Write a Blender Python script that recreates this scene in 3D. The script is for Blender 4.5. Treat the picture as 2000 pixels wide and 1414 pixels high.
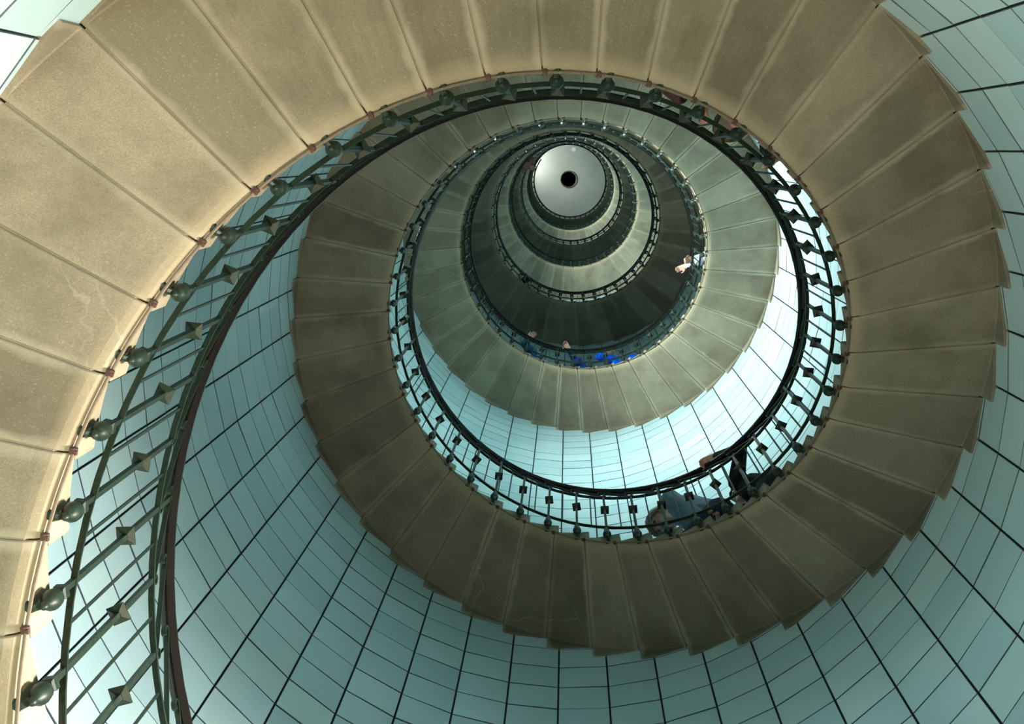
import bpy, bmesh, math, random
import numpy as np
from mathutils import Vector, Matrix

random.seed(7)
for o in list(bpy.data.objects):
    bpy.data.objects.remove(o)
SC = bpy.context.scene
COL = SC.collection

# ------------------------------------------------------------------ dimensions
S = 2.25                      # inner radius of the tower in metres
NST = 44                      # steps in one turn
TH0 = 3.77795932              # angle of the joint of step 0
RISE = 0.0756895 * S          # height of one riser
CAMZ = 1.5
Z0 = 1.9052181 * S + CAMZ     # soffit height at the joint of step 0
RIN = 0.660 * S               # inner edge of the steps
RBLK = 0.9968 * S             # face of the square block ends at the wall
RW = 1.0025 * S               # tile face
DA = 2 * math.pi / NST
RR = 0.643 * S                # railing radius
K_LO, K_HI = -34, 312
ZCEIL = 26.0 * S + CAMZ

# ------------------------------------------------------------------ camera
def rot(a, i):
    c, s = math.cos(a), math.sin(a)
    return np.array({0: [[1, 0, 0], [0, c, -s], [0, s, c]], 1: [[c, 0, s], [0, 1, 0], [-s, 0, c]]}[i])
FPX = 2646.704
CM = rot(0.154000877, 0) @ rot(0.0412063114, 1)
CAMPOS = np.array([-0.0060253 * S, -0.52123033 * S, CAMZ])
cam_data = bpy.data.cameras.new('camera')
cam = bpy.data.objects.new('camera', cam_data)
COL.objects.link(cam)
cam_data.sensor_fit = 'HORIZONTAL'
cam_data.sensor_width = 36.0
cam_data.lens = FPX / 2000.0 * 36.0
cam_data.clip_start = 0.05
cam_data.clip_end = 200
cam.matrix_world = Matrix((
    (CM[0][0], -CM[1][0], -CM[2][0], CAMPOS[0]),
    (CM[0][1], -CM[1][1], -CM[2][1], CAMPOS[1]),
    (CM[0][2], -CM[1][2], -CM[2][2], CAMPOS[2]),
    (0, 0, 0, 1)))
SC.camera = cam

# ------------------------------------------------------------------ world, exposure, lights
W = bpy.data.worlds.new('world')
SC.world = W
W.use_nodes = True
W.node_tree.nodes['Background'].inputs[0].default_value = (0.55, 0.75, 0.8, 1)
W.node_tree.nodes['Background'].inputs[1].default_value = 0.0
SC.view_settings.view_transform = 'Standard'
SC.view_settings.look = 'None'
SC.view_settings.exposure = 0.0
SC.view_settings.gamma = 1.0
SC.view_settings.use_curve_mapping = False

def k_angle(k):
    return TH0 + DA * k

def area_light(name, pos, target, sx, sy, power, color, spread=180):
    d = bpy.data.lights.new(name, 'AREA')
    d.shape = 'RECTANGLE'
    d.size, d.size_y = sx, sy
    d.energy = power
    d.color = color
    d.spread = math.radians(spread)
    o = bpy.data.objects.new(name, d)
    COL.objects.link(o)
    o.location = pos
    q = (Vector(target) - Vector(pos)).to_track_quat('-Z', 'Y')
    o.rotation_euler = q.to_euler()
    return o

# daylight comes in through a window every second turn and through the ground-floor door
WIN_ANG = math.radians(196)
WIN_Z = [(6.25 + 6.661 * i) * S + CAMZ for i in range(3)] + [25.62 * S + CAMZ]
WIN_POW = [440, 420, 420, 90]
WIN_H4 = [1.35, 1.35, 1.35, 0.8]
WIN_W = 0.62
for zz, pw, WIN_H in zip(WIN_Z, WIN_POW, WIN_H4):
    c, s = math.cos(WIN_ANG), math.sin(WIN_ANG)
    r = RW - 0.10
    area_light('window_daylight', (r * c, r * s, zz), (RW, -0.95, zz + (0.40 if WIN_H > 1 else -1.2)), WIN_W, WIN_H, pw, (0.86, 1.0, 0.98), 136 if WIN_H > 1 else 175)
DOOR_ANG = math.radians(196)
DC, DS = math.cos(DOOR_ANG), math.sin(DOOR_ANG)
area_light('door_daylight', ((RW - 0.16) * DC, (RW - 0.16) * DS, 1.1), (0, 0, 1.1), 0.8, 1.9, 20, (1.0, 0.93, 0.80))
# added fill light, out of view on the floor, brightens the left soffit
FILL_POS = Vector((-0.05 * S, 0.34 * S, 0.42))
FILL_TGT = Vector((-0.36 * S, -0.66 * S, 2.0 * S + CAMZ))
FILL_DIR = (FILL_TGT - FILL_POS).normalized()
area_light('added_fill_beam', FILL_POS + FILL_DIR * 0.12, FILL_TGT, 0.34, 0.24, 66, (1.0, 0.86, 0.62), 66)
# east window added out of view to brighten the left wall
LOW_ANG, LOW_Z = math.radians(8), 1.48 * S + CAMZ
area_light('added_low_fill', ((RW - 0.10) * math.cos(LOW_ANG), (RW - 0.10) * math.sin(LOW_ANG), LOW_Z), (-RW, 0.32 * S, 1.45 * S + CAMZ), 0.6, 1.0, 165, (1.0, 0.92, 0.83), 84)

# ------------------------------------------------------------------ materials
def new_mat(name):
    m = bpy.data.materials.new(name)
    m.use_nodes = True
    nt = m.node_tree
    b = nt.nodes['Principled BSDF']
    return m, nt, b

def N(nt, typ, **kw):
    n = nt.nodes.new(typ)
    for k, v in kw.items():
        setattr(n, k, v)
    return n

def mathn(nt, op, a, b=None, clamp=False):
    n = nt.nodes.new('ShaderNodeMath')
    n.operation = op
    n.use_clamp = clamp
    for i, v in enumerate((a, b)):
        if v is None:
            continue
        if isinstance(v, (int, float)):
            n.inputs[i].default_value = v
        else:
            nt.links.new(v, n.inputs[i])
    return n.outputs[0]

def mix(nt, fac, a, b, blend='MIX'):
    n = nt.nodes.new('ShaderNodeMix')
    n.data_type = 'RGBA'
    n.blend_type = blend
    for i, v in ((0, fac), (6, a), (7, b)):
        if isinstance(v, (int, float)):
            n.inputs[i].default_value = v
        elif isinstance(v, tuple):
            n.inputs[i].default_value = v + (1,) if len(v) == 3 else v
        else:
            nt.links.new(v, n.inputs[i])
    return n.outputs[2]

def maprange(nt, v, a, b, c=0.0, d=1.0):
    n = nt.nodes.new('ShaderNodeMapRange')
    nt.links.new(v, n.inputs[0])
    for i, x in enumerate((a, b, c, d)):
        n.inputs[i + 1].default_value = x
    return n.outputs[0]

def noise(nt, vec, scale, detail=3, rough=0.5):
    n = nt.nodes.new('ShaderNodeTexNoise')
    n.inputs['Scale'].default_value = scale
    n.inputs['Detail'].default_value = detail
    n.inputs['Roughness'].default_value = rough
    if vec is not None:
        nt.links.new(vec, n.inputs['Vector'])
    return n.outputs['Fac']

def stone_material():
    m, nt, b = new_mat('granite_step')
    geo = N(nt, 'ShaderNodeNewGeometry')
    tc = N(nt, 'ShaderNodeTexCoord')
    oi = N(nt, 'ShaderNodeObjectInfo')
    pos = geo.outputs['Position']
    base = mix(nt, oi.outputs['Random'], (0.160, 0.138, 0.092), (0.290, 0.252, 0.177))
    # fine speckle of the grain
    sp = noise(nt, pos, 190, 2, 0.6)
    base = mix(nt, maprange(nt, sp, 0.35, 0.65, 0.0, 0.5), base, (0.13, 0.11, 0.072))
    sp2 = noise(nt, pos, 120, 2, 0.7)
    base = mix(nt, maprange(nt, sp2, 0.60, 0.72, 0.0, 0.5), base, (0.38, 0.335, 0.26))
    # broad dirty clouds
    cl = noise(nt, pos, 2.3, 4, 0.6)
    base = mix(nt, maprange(nt, cl, 0.44, 0.70, 0.0, 0.62), base, (0.095, 0.076, 0.050))
    # pale mortar smeared along the joints and dark line within it
    sx = N(nt, 'ShaderNodeSeparateXYZ')
    nt.links.new(tc.outputs['Object'], sx.inputs[0])
    ang = mathn(nt, 'ARCTAN2', sx.outputs[1], sx.outputs[0])
    rad = mathn(nt, 'SQRT', mathn(nt, 'ADD', mathn(nt, 'MULTIPLY', sx.outputs[0], sx.outputs[0]), mathn(nt, 'MULTIPLY', sx.outputs[1], sx.outputs[1])))
    d1 = mathn(nt, 'ABSOLUTE', mathn(nt, 'MULTIPLY', ang, rad))
    d2 = mathn(nt, 'ABSOLUTE', mathn(nt, 'MULTIPLY', mathn(nt, 'SUBTRACT', ang, DA), rad))
    d = mathn(nt, 'MINIMUM', d1, d2)
    wob = noise(nt, pos, 7, 3, 0.6)
    band = maprange(nt, mathn(nt, 'SUBTRACT', d, mathn(nt, 'MULTIPLY', wob, 0.055)), -0.015, 0.006, 1.0, 0.0)
    patch = maprange(nt, noise(nt, pos, 1.7, 2), 0.40, 0.58, 0.15, 0.7)
    base = mix(nt, mathn(nt, 'MULTIPLY', band, patch), base, (0.33, 0.29, 0.215))
    # paler, warmer inner arris
    arr = maprange(nt, mathn(nt, 'ADD', rad, mathn(nt, 'MULTIPLY', wob, 0.05)), RIN + 0.04, RIN + 0.11, 1.0, 0.0)
    base = mix(nt, mathn(nt, 'MULTIPLY', arr, 0.45), base, (0.38, 0.31, 0.195))
    # a few hairline veins
    vor = N(nt, 'ShaderNodeTexVoronoi', feature='DISTANCE_TO_EDGE')
    vor.inputs['Scale'].default_value = 1.3
    wv = N(nt, 'ShaderNodeTexNoise')
    wv.inputs['Scale'].default_value = 3.0
    wv.inputs['Detail'].default_value = 4
    nt.links.new(pos, wv.inputs['Vector'])
    va = N(nt, 'ShaderNodeVectorMath', operation='MULTIPLY_ADD')
    nt.links.new(wv.outputs['Color'], va.inputs[0])
    va.inputs[1].default_value = (0.35, 0.35, 0.35)
    nt.links.new(pos, va.inputs[2])
    nt.links.new(va.outputs[0], vor.inputs['Vector'])
    vein = maprange(nt, vor.outputs['Distance'], 0.002, 0.007, 1.0, 0.0)
    vmask = maprange(nt, noise(nt, pos, 1.1, 1), 0.60, 0.66)
    base = mix(nt, mathn(nt, 'MULTIPLY', mathn(nt, 'MULTIPLY', vein, vmask), 0.35), base, (0.40, 0.37, 0.30))
    nt.links.new(base, b.inputs['Base Color'])
    b.inputs['Roughness'].default_value = 0.82
    b.inputs['Specular IOR Level'].default_value = 0.25
    bp = N(nt, 'ShaderNodeBump')
    bp.inputs['Strength'].default_value = 0.35
    bp.inputs['Distance'].default_value = 0.004
    nt.links.new(noise(nt, pos, 70, 3, 0.7), bp.inputs['Height'])
    nt.links.new(bp.outputs[0], b.inputs['Normal'])
    return m

TILE_PH = 0.72               # tile joints stand at k = n + 0.72
ROWH = 0.1519 * S
ROWZ = (3.107 % 0.1519) * S + CAMZ - 5 * ROWH

def tile_material():
    m, nt, b = new_mat('opaline_glass_tile')
    geo = N(nt, 'ShaderNodeNewGeometry')
    sx = N(nt, 'ShaderNodeSeparateXYZ')
    nt.links.new(geo.outputs['Position'], sx.inputs[0])
    ang = mathn(nt, 'ARCTAN2', sx.outputs[1], sx.outputs[0])
    col = mathn(nt, 'DIVIDE', mathn(nt, 'SUBTRACT', ang, TH0 + DA * TILE_PH - 2 * math.pi * 2), DA)
    row = mathn(nt, 'DIVIDE', mathn(nt, 'SUBTRACT', sx.outputs[2], ROWZ), ROWH)
    cid = N(nt, 'ShaderNodeCombineXYZ')
    nt.links.new(mathn(nt, 'FLOOR', col), cid.inputs[0])
    nt.links.new(mathn(nt, 'FLOOR', row), cid.inputs[1])
    wn = N(nt, 'ShaderNodeTexWhiteNoise')
    nt.links.new(cid.outputs[0], wn.inputs['Vector'])
    base = mix(nt, wn.outputs['Value'], (0.44, 0.62, 0.645), (0.55, 0.72, 0.73))
    # faint streaks drawn along each pane
    st = N(nt, 'ShaderNodeCombineXYZ')
    nt.links.new(mathn(nt, 'MULTIPLY', col, 0.9), st.inputs[0])
    nt.links.new(mathn(nt, 'MULTIPLY', row, 16.0), st.inputs[1])
    nt.links.new(mathn(nt, 'MULTIPLY', wn.outputs['Value'], 30.0), st.inputs[2])
    sn = noise(nt, st.outputs[0], 1.0, 4, 0.65)
    base = mix(nt, maprange(nt, sn, 0.45, 0.8, 0.0, 0.12), base, (0.66, 0.79, 0.77))
    nt.links.new(base, b.inputs['Base Color'])
    nt.links.new(maprange(nt, sn, 0.3, 0.7, 0.20, 0.26), b.inputs['Roughness'])
    b.inputs['Specular IOR Level'].default_value = 0.5
    bp = N(nt, 'ShaderNodeBump')
    bp.inputs['Strength'].default_value = 0.05
    bp.inputs['Distance'].default_value = 0.001
    nt.links.new(sn, bp.inputs['Height'])
    nt.links.new(bp.outputs[0], b.inputs['Normal'])
    return m

def plain(name, color, rough=0.5, metal=0.0, var=0.25, scale=40, spec=0.5, bump=0.0, dark=None):
    m, nt, b = new_mat(name)
    geo = N(nt, 'ShaderNodeNewGeometry')
    n = noise(nt, geo.outputs['Position'], scale, 3, 0.6)
    d = dark or tuple(c * (1 - var) for c in color)
    nt.links.new(mix(nt, maprange(nt, n, 0.3, 0.7), d, color), b.inputs['Base Color'])
    b.inputs['Roughness'].default_value = rough
    b.inputs['Metallic'].default_value = metal
    b.inputs['Specular IOR Level'].default_value = spec
    if bump:
        bp = N(nt, 'ShaderNodeBump')
        bp.inputs['Strength'].default_value = 0.4
        bp.inputs['Distance'].default_value = bump
        nt.links.new(n, bp.inputs['Height'])
        nt.links.new(bp.outputs[0], b.inputs['Normal'])
    return m

M_STONE = stone_material()
M_TILE = tile_material()
M_GROUT = plain('dark_joint_cement', (0.085, 0.125, 0.135), 0.9, scale=30)
M_IRON = plain('green_painted_iron', (0.015, 0.030, 0.018), 0.45, var=0.45, scale=60, spec=0.3, dark=(0.008, 0.014, 0.009), bump=0.001)
M_RAIL = plain('dark_varnished_handrail', (0.010, 0.007, 0.006), 0.2, scale=25, spec=0.3)
M_CABLE = plain('grey_brown_rod', (0.20, 0.15, 0.10), 0.45, metal=0.3, scale=60)
M_RUST = plain('rusty_clamp', (0.065, 0.026, 0.016), 0.75, scale=120)
M_PLASTER = plain('ceiling_plaster', (0.66, 0.62, 0.54), 0.8, var=0.14, scale=1.1)
M_BLACK = plain('dark_shaft', (0.012, 0.012, 0.012), 0.9)
M_FLOOR = plain('stone_floor', (0.34, 0.30, 0.24), 0.7, scale=6)
M_WHITE = plain('white_paint', (0.75, 0.76, 0.74), 0.4, var=0.06)
M_BRASS = plain('aged_ring', (0.25, 0.20, 0.12), 0.5, metal=0.4)

def glow(name, col, st):
    m, nt, b = new_mat(name)
    b.inputs['Base Color'].default_value = col + (1,)
    b.inputs['Emission Color'].default_value = col + (1,)
    b.inputs['Emission Strength'].default_value = st
    b.inputs['Roughness'].default_value = 0.1
    return m
M_PANE = glow('daylit_pane', (0.80, 0.95, 1.0), 3.0)
M_LAMPGLASS = glow('lit_lamp_glass', (0.85, 0.83, 0.78), 0.5)

# ------------------------------------------------------------------ object helpers
def link(name, mesh, parent=None):
    o = bpy.data.objects.new(name, mesh)
    COL.objects.link(o)
    if parent is not None:
        o.parent = parent
    return o

def mesh_from(name, verts, faces, mat, smooth=False):
    me = bpy.data.meshes.new(name)
    me.from_pydata([tuple(v) for v in verts], [], faces)
    me.update()
    bm = bmesh.new()
    bm.from_mesh(me)
    bmesh.ops.recalc_face_normals(bm, faces=bm.faces)
    bm.to_mesh(me)
    bm.free()
    me.materials.append(mat)
    if smooth:
        me.polygons.foreach_set('use_smooth', [True] * len(me.polygons))
    return me

def empty(name, label, cat, loc=(0, 0, 0), group=None):
    o = bpy.data.objects.new(name, None)
    COL.objects.link(o)
    o.location = loc
    o.empty_display_size = 0.2
    o['label'] = label
    o['category'] = cat
    if group:
        o['group'] = group
    return o

class Geo:
    def __init__(self):
        self.v, self.f = [], []
    def grid(self, rings, closed=True, caps=True):
        """rings: list of equal-length vertex loops"""
        b = len(self.v)
        n = len(rings[0])
        for r in rings:
            self.v += [tuple(p) for p in r]
        m = n if closed else n - 1
        for i in range(len(rings) - 1):
            for j in range(m):
                a, c = b + i * n + j, b + i * n + (j + 1) % n
                self.f.append((a, c, c + n, a + n))
        if caps and closed:
            self.f.append(tuple(b + j for j in range(n)))
            self.f.append(tuple(b + (len(rings) - 1) * n + j for j in range(n)))
    def box(self, x0, x1, y0, y1, z0, z1):
        self.grid([[(x0, y0, z), (x1, y0, z), (x1, y1, z), (x0, y1, z)] for z in (z0, z1)])
    def prism(self, z, hw, ang=0.0):
        """square rings: list of (z, half width)"""
        rings = []
        for zz, h in zip(z, hw):
            rings.append([(h * math.cos(ang + math.pi / 4 + i * math.pi / 2) * 1.4142, h * math.sin(ang + math.pi / 4 + i * math.pi / 2) * 1.4142, zz) for i in range(4)])
        self.grid(rings)
    def lathe(self, prof, n=10, cx=0.0, cy=0.0):
        self.grid([[(cx + r * math.cos(2 * math.pi * i / n), cy + r * math.sin(2 * math.pi * i / n), z) for i in range(n)] for z, r in prof])
    def tube(self, pts, rad, n=8):
        pts = [Vector(p) for p in pts]
        rings = []
        for i, p in enumerate(pts):
            t = (pts[min(i + 1, len(pts) - 1)] - pts[max(i - 1, 0)]).normalized()
            a = t.orthogonal() if abs(t.z) > 0.9 else t.cross(Vector((0, 0, 1)))
            a.normalize()
            b2 = t.cross(a)
            rr = rad[i] if isinstance(rad, (list, tuple)) else rad
            rings.append([p + rr * (math.cos(2 * math.pi * j / n) * a + math.sin(2 * math.pi * j / n) * b2) for j in range(n)])
        self.grid(rings)
    def mesh(self, name, mat, smooth=False):
        return mesh_from(name, self.v, self.f, mat, smooth)

def helix_sweep(section, k0, k1, dk):
    """section: loop of (radius, height above the helix), swept along the stair"""
    g = Geo()
    n = int(round((k1 - k0) / dk))
    rings = []
    for i in range(n + 1):
        k = k0 + dk * i
        a = k_angle(k)
        c, s = math.cos(a), math.sin(a)
        rings.append([(r * c, r * s, Z0 + RISE * k + h) for r, h in section])
    g.grid(rings)
    return g

# ------------------------------------------------------------------ setting: wall, floor, ceiling
g = Geo()
RB = RW + 0.035
seg = 88
rings = []
for z in (0.0, ZCEIL):
    rings.append([(RB * math.cos(2 * math.pi * i / seg), RB * math.sin(2 * math.pi * i / seg), z) for i in range(seg)])
for z in (ZCEIL, 0.0):
    rings.append([((RB + 0.35) * math.cos(2 * math.pi * i / seg), (RB + 0.35) * math.sin(2 * math.pi * i / seg), z) for i in range(seg)])
g.grid(rings, caps=False)
bb = len(g.v)
n = seg
for j in range(n):
    g.f.append((3 * n + j, 3 * n + (j + 1) % n, (j + 1) % n, j))
wall = link('wall_round', g.mesh('wall_round', M_GROUT))
wall['kind'] = 'structure'

def tile_verts():
    """one pane in its own frame: x outwards, y along the wall, z up"""
    hw = RW * math.tan(DA / 2) - 0.0040
    hh = ROWH / 2 - 0.0042
    bv = 0.0025
    return ([(0.0, -hw + bv, -hh + bv), (0.0, hw - bv, -hh + bv), (0.0, hw - bv, hh - bv), (0.0, -hw + bv, hh - bv),
             (bv, -hw, -hh), (bv, hw, -hh), (bv, hw, hh), (bv, -hw, hh),
             (0.02, -hw, -hh), (0.02, hw, -hh), (0.02, hw, hh), (0.02, -hw, hh)],
            [(0, 3, 2, 1)] + [(a, (a + 1) % 4, (a + 1) % 4 + 4, a + 4) for a in range(4)] +
            [(a + 4, (a + 1) % 4 + 4, (a + 1) % 4 + 8, a + 8) for a in range(4)])

def visible(P):
    """does the sight line from the camera to a wall point clear the stair?"""
    us = []
    for i in range(40):
        t = i / 39 * 0.985
        q = CAMPOS + (P - CAMPOS) * t
        r = math.hypot(q[0], q[1])
        if r < RIN:
            us = []
            continue
        a = (math.atan2(q[1], q[0]) - TH0) / DA
        us.append((q[2] - Z0 - RISE * a) / (RISE * NST))
    if len(us) < 2:
        return False
    # unwrap
    for i in range(1, len(us)):
        while us[i] - us[i - 1] > 0.5:
            us[i] -= 1
        while us[i] - us[i - 1] < -0.5:
            us[i] += 1
    return math.floor(us[0]) == math.floor(us[-1]) and (us[-1] % 1.0) > 0.03

ROWS = int((ZCEIL - ROWZ) / ROWH)
cells = []
for row in range(ROWS):
    zc = ROWZ + (row + 0.5) * ROWH
    if zc - ROWH / 2 < 0.0 or zc + ROWH / 2 > ZCEIL:
        continue
    for c in range(NST):
        a = k_angle(TILE_PH + c + 0.5)
        P = np.array([RW * math.cos(a), RW * math.sin(a), zc])
        # pixel in the picture
        q = CM @ (P - CAMPOS)
        vis = False
        if q[2] > 0.2:
            u, v = 1000 + FPX * q[0] / q[2], 707 + FPX * q[1] / q[2]
            if -60 < u < 2060 and -60 < v < 1474 and zc < 22 and visible(P):
                vis = True
        da = (a - WIN_ANG + math.pi) % (2 * math.pi) - math.pi
        if any(abs(zc - w) < wh / 2 + 0.02 and abs(da) * RW < WIN_W / 2 for w, wh in zip(WIN_Z, WIN_H4)):
            continue
        dl = (a - LOW_ANG + math.pi) % (2 * math.pi) - math.pi
        if abs(zc - LOW_Z) < 0.6 and abs(dl) * RW < WIN_W / 2:
            continue
        dd = (a - DOOR_ANG + math.pi) % (2 * math.pi) - math.pi
        if zc < 2.1 and abs(dd) * RW < 0.42:
            continue
        cells.append((0 if vis else 1, q[2] if q[2] > 0 else 99, c, row, a, zc))
cells.sort()
tv, tf = tile_verts()
tile_mesh = mesh_from('tile', tv, tf, M_TILE)
tile_mesh.materials.append(M_GROUT)                # putty on the edges
for i, p in enumerate(tile_mesh.polygons):
    p.material_index = 0 if i == 0 else 1
rest = Geo()
rng = random.Random(3)
for i, (nv, dep, c, row, a, zc) in enumerate(cells):
    ty, tz = rng.gauss(0, 0.0045), rng.gauss(0, 0.0045)
    off = rng.uniform(-0.0012, 0.0012)
    Mx = Matrix.Translation((RW * math.cos(a), RW * math.sin(a), zc)) @ Matrix.Rotation(a + tz, 4, 'Z') @ Matrix.Rotation(ty, 4, 'Y') @ Matrix.Translation((off, 0, 0))
    if i < 300:
        o = link('tile', tile_mesh, wall)
        o.matrix_local = Mx
    else:
        b0 = len(rest.v)
        rest.v += [tuple(Mx @ Vector(p)) for p in tv]
        rest.f += [tuple(b0 + j for j in f) for f in tf]
rest_me = rest.mesh('tile_cladding', M_TILE)
rest_me.materials.append(M_GROUT)
rest_me.polygons.foreach_set('material_index', [0 if i % len(tf) == 0 else 1 for i in range(len(rest_me.polygons))])
o = link('tile_cladding', rest_me, wall)
o['kind'] = 'stuff'

# floor
g = Geo()
g.lathe([(-0.25, RW + 0.38), (0.0, RW + 0.38)], 64)
fl = link('floor', g.mesh('floor', M_FLOOR))
fl['kind'] = 'structure'

# ceiling: shallow plaster dome with a round hole
g = Geo()
prof = [(0.147 * S, 0.16), (0.25 * S, 0.13), (0.5 * S, 0.07), (0.8 * S, 0.02), (1.04 * S, 0.0)]
n = 48
rr = []
for r, h in prof:
    rr.append([(r * math.cos(2 * math.pi * i / n), r * math.sin(2 * math.pi * i / n), ZCEIL + h) for i in range(n)])
for r, h in reversed(prof):
    rr.append([(r * math.cos(2 * math.pi * i / n), r * math.sin(2 * math.pi * i / n), ZCEIL + 0.4) for i in range(n)])
rr.append(rr[0])
g.grid(rr, caps=False)
ce = link('ceiling', g.mesh('ceiling', M_PLASTER, True))
ce['kind'] = 'structure'
g = Geo()
rr = []
for r, h in ((0.140, 0.15), (0.150, 0.13), (0.163, 0.13), (0.165, 0.17), (0.150, 0.2), (0.140, 0.2)):
    rr.append([(r * S * math.cos(2 * math.pi * i / n), r * S * math.sin(2 * math.pi * i / n), ZCEIL + h) for i in range(n)])
rr.append(rr[0])
g.grid(rr, caps=False)
o = link('trim_1', g.mesh('trim_1', M_BRASS, True))
o['kind'] = 'structure'
g = Geo()
g.lathe([(ZCEIL + 0.3, 0.15 * S), (ZCEIL + 3.0, 0.15 * S), (ZCEIL + 3.1, 0.01)], 24)
o = link('wall_shaft', mesh_from('wall_shaft', g.v, g.f[:-2] + [g.f[-1]], M_BLACK))
o['kind'] = 'structure'

# windows and door
def frame_and_pane(name, ang, zc, w, h, nx, nz, child, panename):
    base = Matrix.Translation(((RW - 0.05) * math.cos(ang), (RW - 0.05) * math.sin(ang), zc)) @ Matrix.Rotation(ang, 4, 'Z')
    g = Geo()
    t = 0.05
    g.box(0, 0.06, -w / 2, -w / 2 + t, -h / 2, h / 2)
    g.box(0, 0.06, w / 2 - t, w / 2, -h / 2, h / 2)
    g.box(0, 0.06, -w / 2 + t, w / 2 - t, -h / 2, -h / 2 + t)
    g.box(0, 0.06, -w / 2 + t, w / 2 - t, h / 2 - t, h / 2)
    for i in range(1, nx):
        y = -w / 2 + w * i / nx
        g.box(0.01, 0.05, y - 0.015, y + 0.015, -h / 2 + t, h / 2 - t)
    for i in range(1, nz):
        z = -h / 2 + h * i / nz
        g.box(0.01, 0.05, -w / 2 + t, w / 2 - t, z - 0.015, z + 0.015)
    o = link(name, g.mesh(name, M_WHITE))
    o.matrix_world = base
    o['kind'] = 'structure'
    pm = Geo()
    cw, ch = w / nx, h / nz
    pm.box(0.028, 0.034, -cw / 2 + 0.012, cw / 2 - 0.012, -ch / 2 + 0.012, ch / 2 - 0.012)
    pmesh = pm.mesh(panename, M_PANE)
    for i in range(nx):
        for j in range(nz):
            p = link(panename, pmesh, o)
            p.location = (0, -w / 2 + cw * (i + 0.5), -h / 2 + ch * (j + 0.5))
for i, zz in enumerate(WIN_Z):
    frame_and_pane('window_%d' % (i + 1), WIN_ANG, zz, WIN_W, WIN_H4[i], 2, 3, 'pane', 'pane')
frame_and_pane('window_5', LOW_ANG, LOW_Z, WIN_W, 1.1, 2, 3, 'pane', 'pane')  # frame and panes of the added east window, out of view
frame_and_pane('door_1', DOOR_ANG, 1.06, 0.9, 2.08, 2, 4, 'pane', 'door_pane')

# ------------------------------------------------------------------ staircase
def step_mesh():
    g = Geo()
    KN = -0.15
    z_nose = RISE * 0.37
    z_top = RISE * 1.37 - 0.0015
    e = 0.012
    st = [e, e + 0.012] + [0.15 + 0.175 * i for i in range(5)] + [1 - e - 0.012, 1 - e]
    rings = []
    for i, k in enumerate(st):
        lift = 0.005 if i in (0, len(st) - 1) else 0.0
        a = DA * k
        c, s = math.cos(a), math.sin(a)
        zb = RISE * k + lift
        zk = min(0.006, zb)
        sec = [(RIN, zb + 0.042), (RIN + 0.006, zb + 0.023), (RIN + 0.020, zb + 0.009), (RIN + 0.045, zb + 0.0015), (RIN + 0.07, zb),
               ((RIN + RBLK) / 2, zb), (RBLK - 0.006, zb), (RBLK, max(zb - 0.006, zk)), (RBLK, zk), (RW + 0.03, zk), (RW + 0.03, z_top), (RIN + 0.006, z_top), (RIN, z_top - 0.006)]
        rings.append([(r * c, r * s, z) for r, z in sec])
    g.grid(rings)
    rings = []
    for i, k in enumerate((KN, KN + 0.02, -0.08, 0.0, e + 0.01)):
        a = DA * k
        c, s = math.cos(a), math.sin(a)
        t = 0.006 if i == 0 else 0.0
        sec = [(RIN, z_nose + t), (RW + 0.03, z_nose + t), (RW + 0.03, z_top - t), (RIN + 0.006, z_top - t), (RIN, z_top - 0.006 - t)]
        rings.append([(r * c, r * s, z) for r, z in sec])
    g.grid(rings)
    # pointing in the joint below this step, set back a little
    rings = []
    for k in (-e - 0.004, e + 0.004):
        a = DA * k
        c, s = math.cos(a), math.sin(a)
        sec = [(RIN + 0.02, RISE * k + 0.05), (RIN + 0.05, RISE * k + 0.011), (RBLK - 0.01, RISE * k + 0.011), (RBLK - 0.01, RISE * k + 0.05)]
        rings.append([(r * c, r * s, z) for r, z in sec])
    g.grid(rings)
    return g

stair = empty('spiral_staircase', 'winding stone staircase of cantilevered steps rising round the tower wall', 'staircase')
sg = step_mesh()
step_me = sg.mesh('step', M_STONE)
K_IND = 270
for k in range(-26, K_IND):
    o = link('step', step_me, stair)
    o.location = (0, 0, Z0 + RISE * k)
    o.rotation_euler = (0, 0, k_angle(k))
def stuff_steps(ks):
    g = Geo()
    for k in ks:
        Mx = Matrix.Translation((0, 0, Z0 + RISE * k)) @ Matrix.Rotation(k_angle(k), 4, 'Z')
        b0 = len(g.v)
        g.v += [tuple(Mx @ Vector(p)) for p in sg.v]
        g.f += [tuple(b0 + j for j in f) for f in sg.f]
    return g
o = link('far_steps', stuff_steps(list(range(K_LO, -26)) + list(range(K_IND, K_HI))).mesh('far_steps', M_STONE), stair)
o['kind'] = 'stuff'

# ------------------------------------------------------------------ railing
railing = empty('iron_railing', 'dark green wrought iron railing with varnished handrail along the inner stair edge', 'railing')
u = S
RK1 = 308
g = helix_sweep([(RR - 0.010, 0.117 * u), (RR + 0.010, 0.117 * u), (RR + 0.010, 0.122 * u), (RR - 0.010, 0.122 * u)], -30, RK1, 0.5)
link('lower_rail', g.mesh('lower_rail', M_IRON), railing)
g = helix_sweep([(RR - 0.010, 0.478 * u), (RR + 0.010, 0.478 * u), (RR + 0.010, 0.484 * u), (RR - 0.010, 0.484 * u)], -30, RK1, 0.5)
link('upper_rail', g.mesh('upper_rail', M_IRON), railing)
h0 = 0.549 * u
sec = [(-0.014, 0.0), (0.014, 0.0), (0.016, 0.010), (0.025, 0.016), (0.027, 0.030), (0.022, 0.043), (0.010, 0.050), (-0.010, 0.050), (-0.022, 0.043), (-0.027, 0.030), (-0.025, 0.016), (-0.016, 0.010)]
g = helix_sweep([(RR + a, h0 + b) for a, b in sec], -30, RK1, 0.5)
link('handrail', g.mesh('handrail', M_RAIL, True), railing)

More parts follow.
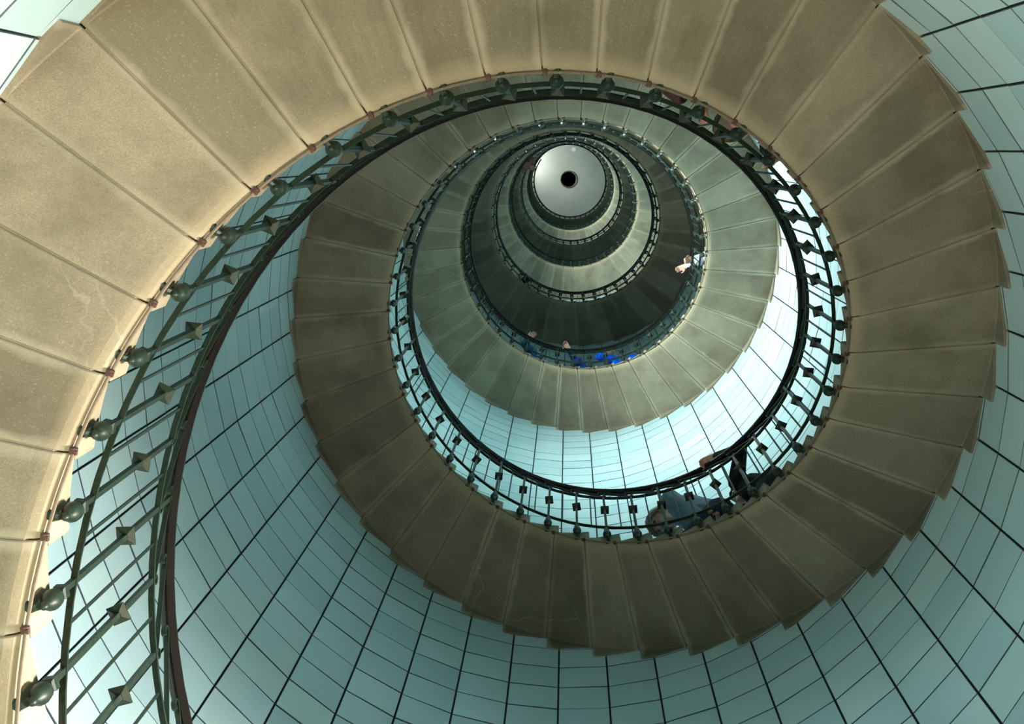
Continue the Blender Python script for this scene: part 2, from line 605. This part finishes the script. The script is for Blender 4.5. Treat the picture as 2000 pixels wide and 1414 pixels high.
# baluster in its own frame: x outwards, y up the stair, z up
def baluster_mesh(top):
    g = Geo()
    g.prism([0.078 * u, top], [0.0085, 0.0085])
    g.prism([0.068 * u, 0.071 * u, 0.083 * u, 0.087 * u], [0.012, 0.018, 0.018, 0.010])
    g.tube([(0.0, 0, 0.030 * u), (0.014, 0, 0.022 * u), (0.026, 0, 0.018 * u), (0.045, 0, 0.018 * u)], [0.013, 0.011, 0.013, 0.021], 8)
    return g.mesh('baluster', M_IRON)
bal_me = baluster_mesh(0.480 * u)
bal_long_me = baluster_mesh(0.551 * u)      # every sixth runs on up to the handrail
g = Geo()
g.lathe([(0.014 * u, 0.003), (0.017 * u, 0.010), (0.022 * u, 0.013), (0.026 * u, 0.012), (0.030 * u, 0.020), (0.037 * u, 0.028), (0.046 * u, 0.030), (0.056 * u, 0.027), (0.064 * u, 0.017), (0.069 * u, 0.012)], 12)
knob_me = g.mesh('knob', M_IRON, True)
g = Geo()
g.prism([0.329 * u - 0.011, 0.329 * u - 0.003, 0.329 * u + 0.003, 0.329 * u + 0.011], [0.010, 0.030, 0.030, 0.010])
block_me = g.mesh('block', M_IRON)
g = Geo()
g.lathe([(0.119 * u, 0.0058), (0.479 * u, 0.0058)], 6)
bar_me = g.mesh('bar', M_IRON)

def scroll_geo():
    """S-shaped flat strap between upper rail and handrail, from one baluster to the next"""
    pts = []
    zt, zb = 0.547 * u, 0.486 * u
    L = DA * RR
    rc = 0.019
    cy, cz = -0.02 * L, zb + rc                        # hook lying on the upper rail
    for i in range(11):
        a = math.radians(20 + i * 25)
        r = rc * (0.5 + 0.5 * i / 10)
        pts.append((cy + r * math.cos(a), cz + r * math.sin(a)))
    cy, cz = 1.12 * L, zt - rc                         # hook under the handrail, further up the stair
    for i in range(11):
        a = math.radians(90 - i * 25)
        r = rc * (1.0 - 0.5 * i / 10)
        pts.append((cy + r * math.cos(a), cz + r * math.sin(a)))
    pts = [(y, z + RISE * y / L) for y, z in pts]
    g = Geo()
    rings = []
    n = len(pts)
    for i, (y, z) in enumerate(pts):
        y0, z0 = pts[max(i - 1, 0)]
        y1, z1 = pts[min(i + 1, n - 1)]
        ty, tz = y1 - y0, z1 - z0
        l = math.hypot(ty, tz) or 1
        ny, nz = -tz / l * 0.002, ty / l * 0.002
        a = y / RR
        def P(r, yy, zz):
            th = yy / RR
            return (r * math.cos(th) - RR, r * math.sin(th), zz)
        rings.append([P(RR - 0.009, y - ny, z - nz), P(RR + 0.009, y - ny, z - nz), P(RR + 0.009, y + ny, z + nz), P(RR - 0.009, y + ny, z + nz)])
    g.grid(rings)
    return g
scroll_g = scroll_geo()
scroll_me = scroll_g.mesh('scroll', M_IRON)

BPH = 0.24
def place(name, me, k, parent, jit=0.0):
    o = link(name, me, parent)
    a = k_angle(k)
    o.location = (RR * math.cos(a), RR * math.sin(a), Z0 + RISE * k)
    o.rotation_euler = (0, 0, a + jit)
    return o
rng = random.Random(11)
B_LO, B_HI = -12, 190
for k in range(B_LO, B_HI):
    b = place('baluster', bal_long_me if (k + 5) % 6 == 0 else bal_me, k + BPH, railing)
    kn = link('knob', knob_me, b)
    bl = link('block', block_me, b)
    bl.rotation_euler = (0, 0, rng.uniform(-0.35, 0.35))
    place('bar', bar_me, k + BPH + 0.5, railing)
    place('scroll', scroll_me, k + BPH, railing)
g = Geo()
parts = [(bal_me, 0), (knob_me, 0), (block_me, 0), (bar_me, 0.5), (scroll_me, 0)]
pd = [([v.co.copy() for v in me.vertices], [tuple(p.vertices) for p in me.polygons], dk) for me, dk in parts]
for k in range(B_HI, RK1 - 1):
    for vs, fs, dk in pd:
        a = k_angle(k + BPH + dk)
        Mx = Matrix.Translation((RR * math.cos(a), RR * math.sin(a), Z0 + RISE * (k + BPH + dk))) @ Matrix.Rotation(a, 4, 'Z')
        b0 = len(g.v)
        g.v += [tuple(Mx @ p) for p in vs]
        g.f += [tuple(b0 + j for j in f) for f in fs]
o = link('far_balusters', g.mesh('far_balusters', M_IRON), railing)
o['kind'] = 'stuff'

# rod clipped to the lower inner edge of the steps
cable = empty('conductor_rod', 'thin metal rod clipped along the inner underside edge of the steps', 'rod')
nn = 8
RC = RIN - 0.006
sec = [(RC + 0.006 * math.cos(2 * math.pi * i / nn), 0.020 + 0.006 * math.sin(2 * math.pi * i / nn)) for i in range(nn)]
g = helix_sweep(sec, -30, 300, 0.5)
link('rod', g.mesh('rod', M_CABLE, True), cable)
g = Geo()
g.lathe([(-0.013, 0.005), (-0.010, 0.012), (0.010, 0.012), (0.013, 0.005)], 8)
g.v = [(z + 0.0, x, y) for x, y, z in g.v]          # short sleeve lying along the rod
g.v = [(y, x, z) for x, y, z in g.v]
g.box(-0.006, 0.014, -0.008, 0.008, -0.004, 0.016)
g.box(-0.012, -0.004, -0.005, 0.005, -0.016, -0.006)
clamp_me = g.mesh('clamp', M_RUST)
for k in range(-12, 220):
    o = link('clamp', clamp_me, cable)
    a = k_angle(k + 0.03)
    o.location = (RC * math.cos(a), RC * math.sin(a), Z0 + RISE * (k + 0.03) + 0.020)
    o.rotation_euler = (0, 0, a)

# ------------------------------------------------------------------ people
SKIN = plain('skin', (0.55, 0.30, 0.21), 0.5, var=0.12)
LIP = plain('lips', (0.35, 0.13, 0.11), 0.5)
EYE = plain('eyes', (0.06, 0.05, 0.05), 0.2)
SHOE = plain('shoes', (0.04, 0.035, 0.03), 0.5)

def tread_z(k):
    return Z0 + RISE * (math.floor(k + 0.15) + 1.37)

def ik(a, b, l1, l2, pole):
    d = b - a
    L = d.length
    if L > (l1 + l2) * 0.995:
        d = d.normalized() * (l1 + l2) * 0.995
        b = a + d
        L = d.length
    x = (l1 * l1 - l2 * l2 + L * L) / (2 * L)
    h = math.sqrt(max(l1 * l1 - x * x, 1e-6))
    dn = d.normalized()
    p = pole - dn * pole.dot(dn)
    if p.length < 1e-4:
        p = dn.orthogonal()
    return a + dn * x + p.normalized() * h, b

def cone_geo(bm, p0, r0, p1, r1, n=10):
    """tapered limb with round ends"""
    d = p1 - p0
    if d.length < 1e-5:
        d = Vector((0, 0, 1e-4))
    t = d.normalized()
    a = t.orthogonal().normalized()
    b = t.cross(a)
    prof = []
    for i in range(5):
        f = -math.pi / 2 + i * math.pi / 8
        prof.append((p0 + t * (r0 * math.sin(f)), r0 * math.cos(f)))
    prof.append((p0, r0))
    prof.append((p1, r1))
    for i in range(1, 6):
        f = i * math.pi / 8 - 0.0
        f = min(f, math.pi / 2)
        prof.append((p1 + t * (r1 * math.sin(f)), max(r1 * math.cos(f), 1e-4)))
    rings = []
    for c, r in prof:
        r = max(r, 1e-4)
        rings.append([bm.verts.new(c + r * (math.cos(2 * math.pi * j / n) * a + math.sin(2 * math.pi * j / n) * b)) for j in range(n)])
    for i in range(len(rings) - 1):
        for j in range(n):
            bm.faces.new((rings[i][j], rings[i][(j + 1) % n], rings[i + 1][(j + 1) % n], rings[i + 1][j]))
    bm.faces.new(list(reversed(rings[0])))
    bm.faces.new(rings[-1])

def person(label, k, r, face, lean, lhand=None, rhand=None, scale=1.0, top=None, legs=None, hair=None, hair_kind='short',
           head_turn=(0, 0), stride=0.30, voxel=0.011, group=None, side=0.0, hair_vol=1.0, skin=None):
    """k, r: place on the stair; face: heading in the (up-stair, outward) plane in degrees; lean: forward lean in degrees"""
    a = k_angle(k)
    Nn = Vector((math.cos(a), math.sin(a), 0))
    T = Vector((-math.sin(a), math.cos(a), 0))
    Z = Vector((0, 0, 1))
    fa = math.radians(face)
    F = T * math.cos(fa) + Nn * math.sin(fa)      # forward
    Lf = Z.cross(F)                               # the person's left
    base = Nn * r + Z * tread_z(k)
    caps = []
    def cap(p0, r0, p1, r1, reg):
        caps.append((p0, r0 * scale, p1, r1 * scale, reg))
    s = scale
    # legs: one foot further up the stair than the other
    hipc = base + Z * 0.90 * s + F * 0.02
    feet = []
    for sd, off in ((1, stride / 2), (-1, -stride / 2)):
        q = base + F * off + Lf * 0.09 * s * sd
        kk = k + (math.atan2(q.y, q.x) - math.atan2(base.y, base.x)) / DA
        q = Vector((q.x, q.y, tread_z(kk)))
        feet.append(q)
    zmin = min(f.z for f in feet)
    hipc.z = min(hipc.z, zmin + 0.93 * s)
    for sd, q in ((1, feet[0]), (-1, feet[1])):
        hip = hipc + Lf * 0.085 * s * sd
        ank = q + Z * 0.085 * s - F * 0.05 * s
        kn, ank = ik(hip, ank, 0.435 * s, 0.43 * s, F + Lf * 0.15 * sd)
        cap(hip, 0.092, kn, 0.062, 'legs')
        cap(kn, 0.060, ank, 0.045, 'legs')
        heel = Vector((ank.x, ank.y, q.z)) - F * 0.03 * s + Z * 0.038 * s
        toe = heel + F * 0.20 * s - Z * 0.004
        cap(heel, 0.038, toe, 0.032, 'shoe')
        cap(heel + F * 0.1 * s + Lf * 0.012 * sd, 0.036, toe, 0.034, 'shoe')
        cap(ank, 0.042, heel + F * 0.03, 0.038, 'shoe')
    # trunk
    la = math.radians(lean)
    up = Z * math.cos(la) + F * math.sin(la) + Nn * side
    up.normalize()
    fwd = F * math.cos(la) - Z * math.sin(la)
    chest = hipc + up * 0.38 * s
    neck = hipc + up * 0.545 * s
    for sd in (1, -1):
        cap(hipc + Lf * 0.06 * s * sd, 0.105, hipc + up * 0.16 * s + Lf * 0.055 * s * sd, 0.100, 'top')
        cap(hipc + up * 0.16 * s + Lf * 0.055 * s * sd, 0.100, chest + Lf * 0.075 * s * sd, 0.115, 'top')
        cap(chest + Lf * 0.075 * s * sd, 0.115, neck + Lf * 0.10 * s * sd - up * 0.05 * s, 0.075, 'top')
        cap(hipc + Lf * 0.07 * s * sd - Z * 0.02, 0.105, hipc + Lf * 0.075 * s * sd - Z * 0.07 * s, 0.10, 'legs')
    cap(chest, 0.12, neck - up * 0.02 * s, 0.07, 'top')
    # collar
    cap(neck - up * 0.01 * s, 0.066, neck + up * 0.02 * s, 0.062, 'top')
    # arms
    grips = []
    for sd, tgt in ((1, lhand), (-1, rhand)):
        sh = neck + Lf * 0.175 * s * sd - up * 0.045 * s
        if tgt is None:
            tp = sh - Z * 0.50 * s + F * 0.12 * s + Lf * 0.05 * sd
            pole = -F + Lf * 0.4 * sd
        else:
            tk, tr, th = tgt[:3]
            ta = k_angle(tk)
            tp = Vector((tr * math.cos(ta), tr * math.sin(ta), Z0 + RISE * tk + th))
            pole = (-Z * 0.8 - Lf * 0.8 * sd - F * 0.4) if len(tgt) < 4 and abs(face) < 45 else (-Z * 0.8 - F * 0.6 + Lf * 0.3 * sd) if len(tgt) < 4 else (T * tgt[3][0] + Nn * tgt[3][1] + Z * tgt[3][2])
        el, wr = ik(sh, tp, 0.295 * s, 0.265 * s, pole)
        cap(sh, 0.068, el, 0.050, 'top')
        cap(el, 0.050, wr, 0.036, 'top')
        d = (wr - el).normalized()
        if tgt is None:
            pn = -Lf * sd
            pn = (pn - d * pn.dot(d)).normalized()
        else:
            pn = -Z * 0.9 - Nn * 0.1
            d = (d + Vector((tp.x - el.x, tp.y - el.y, 0)).normalized()).normalized() if abs(d.z) > 0.4 else d
            pn = (pn - d * pn.dot(d)).normalized()
        ac = d.cross(pn).normalized()
        cap(wr, 0.028, wr + d * 0.03 * s, 0.026, 'skin')
        pe = wr + d * 0.095 * s
        for q in (-0.026, -0.009, 0.009, 0.026):
            cap(wr + d * 0.02 * s + ac * q * 0.7 * s, 0.017, pe + ac * q * s, 0.0125, 'skin')
        curl = 0.35 if tgt is None else 0.75
        for q, ln in ((-0.030, 0.062), (-0.010, 0.075), (0.010, 0.080), (0.030, 0.070)):
            p = pe + ac * q * s
            d1 = (d * math.cos(curl) + pn * math.sin(curl))
            p1 = p + d1 * ln * 0.52 * s
            d2 = (d * math.cos(curl * 2.1) + pn * math.sin(curl * 2.1))
            p2 = p1 + d2 * ln * 0.5 * s
            cap(p, 0.0105, p1, 0.0095, 'skin')
            cap(p1, 0.0095, p2, 0.0080, 'skin')
        tb = wr + d * 0.035 * s + ac * 0.026 * s * sd * -1
        t1 = tb + (d * 0.6 - ac * sd * 0.6 + pn * 0.5).normalized() * 0.042 * s
        t2 = t1 + (d * 0.8 + pn * 0.6).normalized() * 0.032 * s
        cap(tb, 0.014, t1, 0.012, 'skin')
        cap(t1, 0.012, t2, 0.0095, 'skin')
    # head, turned (left degrees, up degrees)
    ht, hu = math.radians(head_turn[0]), math.radians(head_turn[1])
    hf = (F * math.cos(ht) + Lf * math.sin(ht)).normalized()
    hl = Z.cross(hf)
    la2 = la * 0.45 - hu
    hup = (Z * math.cos(la2) + hf * math.sin(la2)).normalized()
    hfw = (hf * math.cos(la2) - Z * math.sin(la2)).normalized()
    hc = neck + (up * 0.4 + hup * 0.6).normalized() * 0.185 * s + hfw * 0.015 * s
    cap(neck - up * 0.02 * s, 0.056, hc - hup * 0.06 * s - hfw * 0.015 * s, 0.052, 'skin')
    cap(hc + hup * 0.035 * s - hfw * 0.022 * s, 0.082, hc + hup * 0.030 * s + hfw * 0.020 * s, 0.074, 'skin')   # skull
    cap(hc + hup * 0.01 * s + hfw * 0.012 * s, 0.072, hc - hup * 0.055 * s + hfw * 0.035 * s, 0.050, 'skin')     # face
    cap(hc - hup * 0.085 * s + hfw * 0.062 * s, 0.024, hc - hup * 0.078 * s + hfw * 0.045 * s, 0.036, 'skin')    # chin
    cap(hc + hup * 0.005 * s + hfw * 0.086 * s, 0.010, hc - hup * 0.030 * s + hfw * 0.104 * s, 0.014, 'skin')    # nose
    for sd in (1, -1):
        cap(hc + hl * 0.082 * s * sd - hfw * 0.005 * s + hup * 0.012 * s, 0.013, hc + hl * 0.078 * s * sd - hup * 0.03 * s, 0.010, 'skin')   # ears
        cap(hc + hl * 0.031 * s * sd + hfw * 0.082 * s + hup * 0.010 * s, 0.011, hc + hl * 0.034 * s * sd + hfw * 0.081 * s + hup * 0.010 * s, 0.011, 'eye')
        cap(hc + hl * 0.018 * s * sd + hfw * 0.088 * s + hup * 0.028 * s, 0.009, hc + hl * 0.045 * s * sd + hfw * 0.080 * s + hup * 0.028 * s, 0.008, 'skin')  # brow
    cap(hc - hup * 0.055 * s + hfw * 0.083 * s + hl * 0.02 * s, 0.009, hc - hup * 0.055 * s + hfw * 0.083 * s - hl * 0.02 * s, 0.009, 'lip')
    bm = bmesh.new()
    for c in caps:
        cone_geo(bm, *c[:4])
    o_me = bpy.data.meshes.new('body_src')
    bmesh.ops.recalc_face_normals(bm, faces=bm.faces)
    bm.to_mesh(o_me)
    bm.free()
    tmp = bpy.data.objects.new('body_src', o_me)
    COL.objects.link(tmp)
    md = tmp.modifiers.new('remesh', 'REMESH')
    md.mode = 'VOXEL'
    md.voxel_size = voxel
    md2 = tmp.modifiers.new('smooth', 'SMOOTH')
    md2.factor = 0.5
    md2.iterations = 2
    dg = bpy.context.evaluated_depsgraph_get()
    me = bpy.data.meshes.new_from_object(tmp.evaluated_get(dg))
    me.name = 'body'
    bpy.data.objects.remove(tmp)
    bpy.data.meshes.remove(o_me)
    regs = ['skin', 'top', 'legs', 'shoe', 'eye', 'lip']
    me.materials.clear()
    for mm in (skin or SKIN, top, legs, SHOE, EYE, LIP):
        me.materials.append(mm)
    nP = len(me.polygons)
    cen = np.empty(nP * 3)
    me.polygons.foreach_get('center', cen)
    cen = cen.reshape(-1, 3)
    best = np.full(nP, 1e9)
    idx = np.zeros(nP, dtype=np.int32)
    for p0, r0, p1, r1, reg in caps:
        A, B = np.array(p0), np.array(p1)
        d = B - A
        t = np.clip(((cen - A) @ d) / max(d @ d, 1e-9), 0, 1)
        dist = np.linalg.norm(cen - (A + t[:, None] * d), axis=1) - (r0 + t * (r1 - r0))
        if reg in ('eye', 'lip'):
            dist = dist - 0.003
        m = dist < best
        best[m] = dist[m]
        idx[m] = regs.index(reg)
    me.polygons.foreach_set('material_index', idx)
    me.polygons.foreach_set('use_smooth', [True] * nP)
    # move the origin to the feet
    org = Vector((base.x, base.y, zmin))
    me.transform(Matrix.Translation(-org))
    root = empty('person', label, 'person', org, group)
    link('body', me, root)
    # hair cap
    g = Geo()
    rg = random.Random(int(k * 100))
    n = 20
    rings = []
    for i in range(11):
        f = i / 10
        ring = []
        for j in range(n):
            th = 2 * math.pi * j / n
            front = math.cos(th)                      # +1 at the forehead
            if hair_kind == 'long':
                low = 2.5 if front < 0.45 else 1.15
            else:
                low = 1.85 - 0.62 * max(front, 0) ** 0.7 + 0.20 * max(-front, 0)
            ph = f * low
            rad = (0.100 + rg.uniform(-0.004, 0.005) * hair_vol) * s * (1.0 + 0.12 * (hair_vol - 1))
            d = hup * math.cos(ph) * 1.04 + (hfw * math.cos(th) * 1.12 + hl * math.sin(th) * 0.93) * math.sin(ph)
            if hair_kind == 'long' and ph > 1.6:
                d -= hup * (ph - 1.6) * 0.8
            ring.append(hc + hup * 0.028 * s - hfw * 0.006 * s + d * rad - org)
        rings.append(ring)
    inner = [[hc + hup * 0.024 * s - org + (p - (hc + hup * 0.024 * s - org)) * 0.72 for p in ring] for ring in reversed(rings)]
    g.grid(rings + inner, caps=False)
    link('hair', g.mesh('hair', hair, True), root)
    return root, dict(base=base, up=up, fwd=fwd, Lf=Lf, F=F, neck=neck, chest=chest, hipc=hipc, s=s, hc=hc)

def cloth(name, c, rough=0.85, var=0.3):
    return plain(name, c, rough, var=var, scale=22, spec=0.2, bump=0.004)
C_BLACK = cloth('black_jacket_cloth', (0.030, 0.028, 0.032))
C_DARKT = cloth('dark_trouser_cloth', (0.035, 0.045, 0.05))
C_BGREY = cloth('blue_grey_shirt_cloth', (0.22, 0.31, 0.37), var=0.2)
C_NAVY = cloth('navy_trouser_cloth', (0.03, 0.045, 0.10))
C_TEAL = cloth('teal_blue_jacket_cloth', (0.01, 0.12, 0.26))
C_BLUE = cloth('dark_blue_jacket_cloth', (0.01, 0.06, 0.32))
C_ROYAL = cloth('royal_blue_jacket_cloth', (0.0, 0.12, 0.80))
C_MAROON = cloth('maroon_jacket_cloth', (0.11, 0.06, 0.055))
C_BROWN = cloth('brown_coat_cloth', (0.09, 0.065, 0.045))
C_PALE = cloth('pale_shirt_cloth', (0.55, 0.55, 0.60))
C_PINK = cloth('dusty_red_top_cloth', (0.28, 0.12, 0.10))
H_DARK = plain('dark_hair', (0.018, 0.012, 0.014), 0.6, scale=90)
H_GREY = plain('grey_hair', (0.30, 0.27, 0.25), 0.6, scale=90)
H_BROWN = plain('brown_hair', (0.10, 0.065, 0.035), 0.6, scale=90)
HRT = 0.573 * S + 0.02          # top of the handrail above the helix
RG = RR                         # grip radius

person('person in black jacket climbing with one forearm along the handrail, behind a grey-haired climber', 21.95, 0.80 * S, 0, 25,
       lhand=(22.75, RR - 0.01, HRT + 0.02, (-0.7, -0.25, -0.5)), rhand=None, top=C_BLACK, legs=C_DARKT, hair=H_DARK, head_turn=(35, 10), voxel=0.008, scale=0.95, hair_vol=1.6)
person('grey-haired person in blue-grey shirt and navy trousers leaning forward up the lit stairs', 23.75, 0.806 * S, 0, 30,
       side=-0.14, lhand=(24.2, 0.75 * S, 0.85), rhand=None, top=C_BGREY, legs=C_NAVY, hair=H_GREY, head_turn=(10, -30), voxel=0.008, scale=1.07, hair_vol=2.2)
person('person in teal blue jacket, hand on the rail, leading three climbers in blue', 74.2, 0.80 * S, 0, 10,
       lhand=(75.25, RR + 0.03, HRT), top=C_TEAL, legs=C_NAVY, hair=H_DARK, head_turn=(20, 0))
person('person in dark blue jacket holding the rail, middle of three in blue', 71.5, 0.80 * S, 0, 10,
       lhand=(72.45, RR + 0.01, HRT), top=C_BLUE, legs=C_DARKT, hair=H_BROWN, head_turn=(10, 0))
rt, J = person('person in bright royal blue jacket, last of three climbers in blue, wearing a backpack', 69.3, 0.80 * S, 0, 14,
       lhand=(70.35, RR + 0.06, HRT), top=C_ROYAL, legs=C_DARKT, hair=H_DARK, head_turn=(10, 0))
person('person in pale shirt gripping the handrail, alone on the right under the dark soffit', 61.6, 0.775 * S, 0, 8,
       lhand=(62.4, RR - 0.03, HRT + 0.02), rhand=(61.9, RR + 0.02, HRT - 0.1), top=C_PALE, legs=C_DARKT, hair=H_BROWN, head_turn=(20, 0))
person('person in dusty red top leaning over the handrail high up in the stair well', 176.2, 0.735 * S, -90, 34,
       lhand=(175.7, RR - 0.06, HRT + 0.03), rhand=(176.9, RR - 0.06, HRT + 0.03), top=C_PINK, legs=C_DARKT, hair=H_DARK, stride=0.02)
person('person in maroon jacket pressed against the railing above the near stone soffit', 9.0, 0.80 * S, 180, 0,
       top=C_MAROON, legs=C_DARKT, hair=H_BROWN, stride=0.26)
person('tousled brown-haired person in brown coat just behind a maroon jacket by the railing', 10.75, 0.80 * S, -90, 12,
       top=C_BROWN, legs=C_DARKT, hair=H_BROWN, hair_vol=2.0, stride=0.02)
person('dark-clothed person with a hand on the rail of the small bright upper turn', 120.2, 0.775 * S, 0, 12,
       lhand=(120.9, RR, HRT), top=C_BLACK, legs=C_DARKT, hair=H_BROWN)

# backpack on the climber in royal blue
bp_c = J['chest'] - J['fwd'] * 0.20
g = Geo()
rings = []
for i in range(9):
    f = i / 8
    h = (f - 0.5) * 0.44
    wdt = 0.15 * (1 - abs(2 * f - 1) ** 3 * 0.55)
    dep = 0.085 * (1 - abs(2 * f - 1) ** 3 * 0.6)
    ring = []
    for j in range(14):
        t = 2 * math.pi * j / 14
        cx, sy = math.cos(t), math.sin(t)
        e = 0.6
        ring.append(J['Lf'] * wdt * math.copysign(abs(cx) ** e, cx) + J['fwd'] * dep * math.copysign(abs(sy) ** e, sy) + J['up'] * h)
    rings.append(ring)
g.grid(rings)
pk = empty('backpack', 'bright blue backpack on the back of the last climber in blue', 'backpack', bp_c)
link('bag', g.mesh('bag', cloth('backpack_cloth', (0.0, 0.16, 0.85)), True), pk)
g = Geo()
rings = []
for i in range(5):
    f = i / 4
    h = (f - 0.5) * 0.18 - 0.08
    ring = []
    for j in range(12):
        t = 2 * math.pi * j / 12
        ring.append(J['Lf'] * 0.11 * math.cos(t) * (1 - 0.3 * abs(2 * f - 1) ** 2) + J['fwd'] * (-0.085 + 0.04 * math.sin(t) * (1 - 0.4 * abs(2 * f - 1) ** 2)) + J['up'] * h)
    rings.append(ring)
g.grid(rings)
link('pocket', g.mesh('pocket', cloth('pocket_cloth', (0.0, 0.25, 0.9)), True), pk)
for sd in (1, -1):
    g = Geo()
    b0 = J['Lf'] * 0.09 * sd
    g.tube([b0 + J['up'] * 0.16 + J['fwd'] * 0.06, b0 + J['up'] * 0.20 + J['fwd'] * 0.19, b0 + J['up'] * 0.10 + J['fwd'] * 0.32, b0 * 1.3 - J['up'] * 0.08 + J['fwd'] * 0.27, b0 * 1.5 - J['up'] * 0.17 + J['fwd'] * 0.10], 0.014, 6)
    link('strap', g.mesh('strap', C_NAVY, True), pk)

# body of the added fill light, unseen on the ground floor
fl2 = empty('added_fill_light', 'small black fill light on a bracket, added out of view on the ground floor', 'added_fill_light', (FILL_POS.x, FILL_POS.y, 0))
q = FILL_DIR.to_track_quat('Z', 'Y').to_matrix().to_4x4()
hc0 = Vector((0, 0, FILL_POS.z))
def oriented(g):
    g.v = [tuple(q @ Vector(p) + hc0) for p in g.v]
    return g
g = Geo()
g.grid([[(x * w, y * h, z) for x, y in ((-1, -1), (1, -1), (1, 1), (-1, 1))] for z, w, h in ((-0.06, 0.09, 0.06), (0.0, 0.19, 0.14), (0.10, 0.20, 0.15), (0.10, 0.185, 0.135), (0.08, 0.18, 0.13))])
link('housing', oriented(g).mesh('housing', M_IRON), fl2)
g = Geo()
g.box(-0.178, 0.178, -0.128, 0.128, 0.082, 0.088)
link('glass', oriented(g).mesh('glass', M_LAMPGLASS), fl2)
g = Geo()
g.tube([(-0.23, 0, FILL_POS.z), (-0.23, 0, 0.03), (0.23, 0, 0.03), (0.23, 0, FILL_POS.z)], 0.014, 8)
g.box(-0.25, 0.25, -0.15, 0.15, 0.0, 0.025)
link('bracket', g.mesh('bracket', M_IRON), fl2)

# small white pendant lamp hanging just under the ceiling
PX, PY, PZ = 0.085 * S, -0.56 * S, 25.0 * S + CAMZ
lamp = empty('pendant_lamp', 'small white cone pendant lamp hanging under the round ceiling', 'lamp', (PX, PY, PZ))
g = Geo()
g.lathe([(-0.16, 0.085), (-0.14, 0.09), (0.10, 0.04), (0.14, 0.02)], 16)
link('lamp_shade', g.mesh('lamp_shade', M_LAMPGLASS, True), lamp)
g = Geo()
g.lathe([(0.13, 0.008), (ZCEIL - PZ + 0.06, 0.008)], 8)
link('stem', g.mesh('stem', M_WHITE), lamp)
g = Geo()
g.lathe([(ZCEIL - PZ + 0.03, 0.05), (ZCEIL - PZ + 0.08, 0.06)], 12)
link('ceiling_rose', g.mesh('ceiling_rose', M_WHITE), lamp)
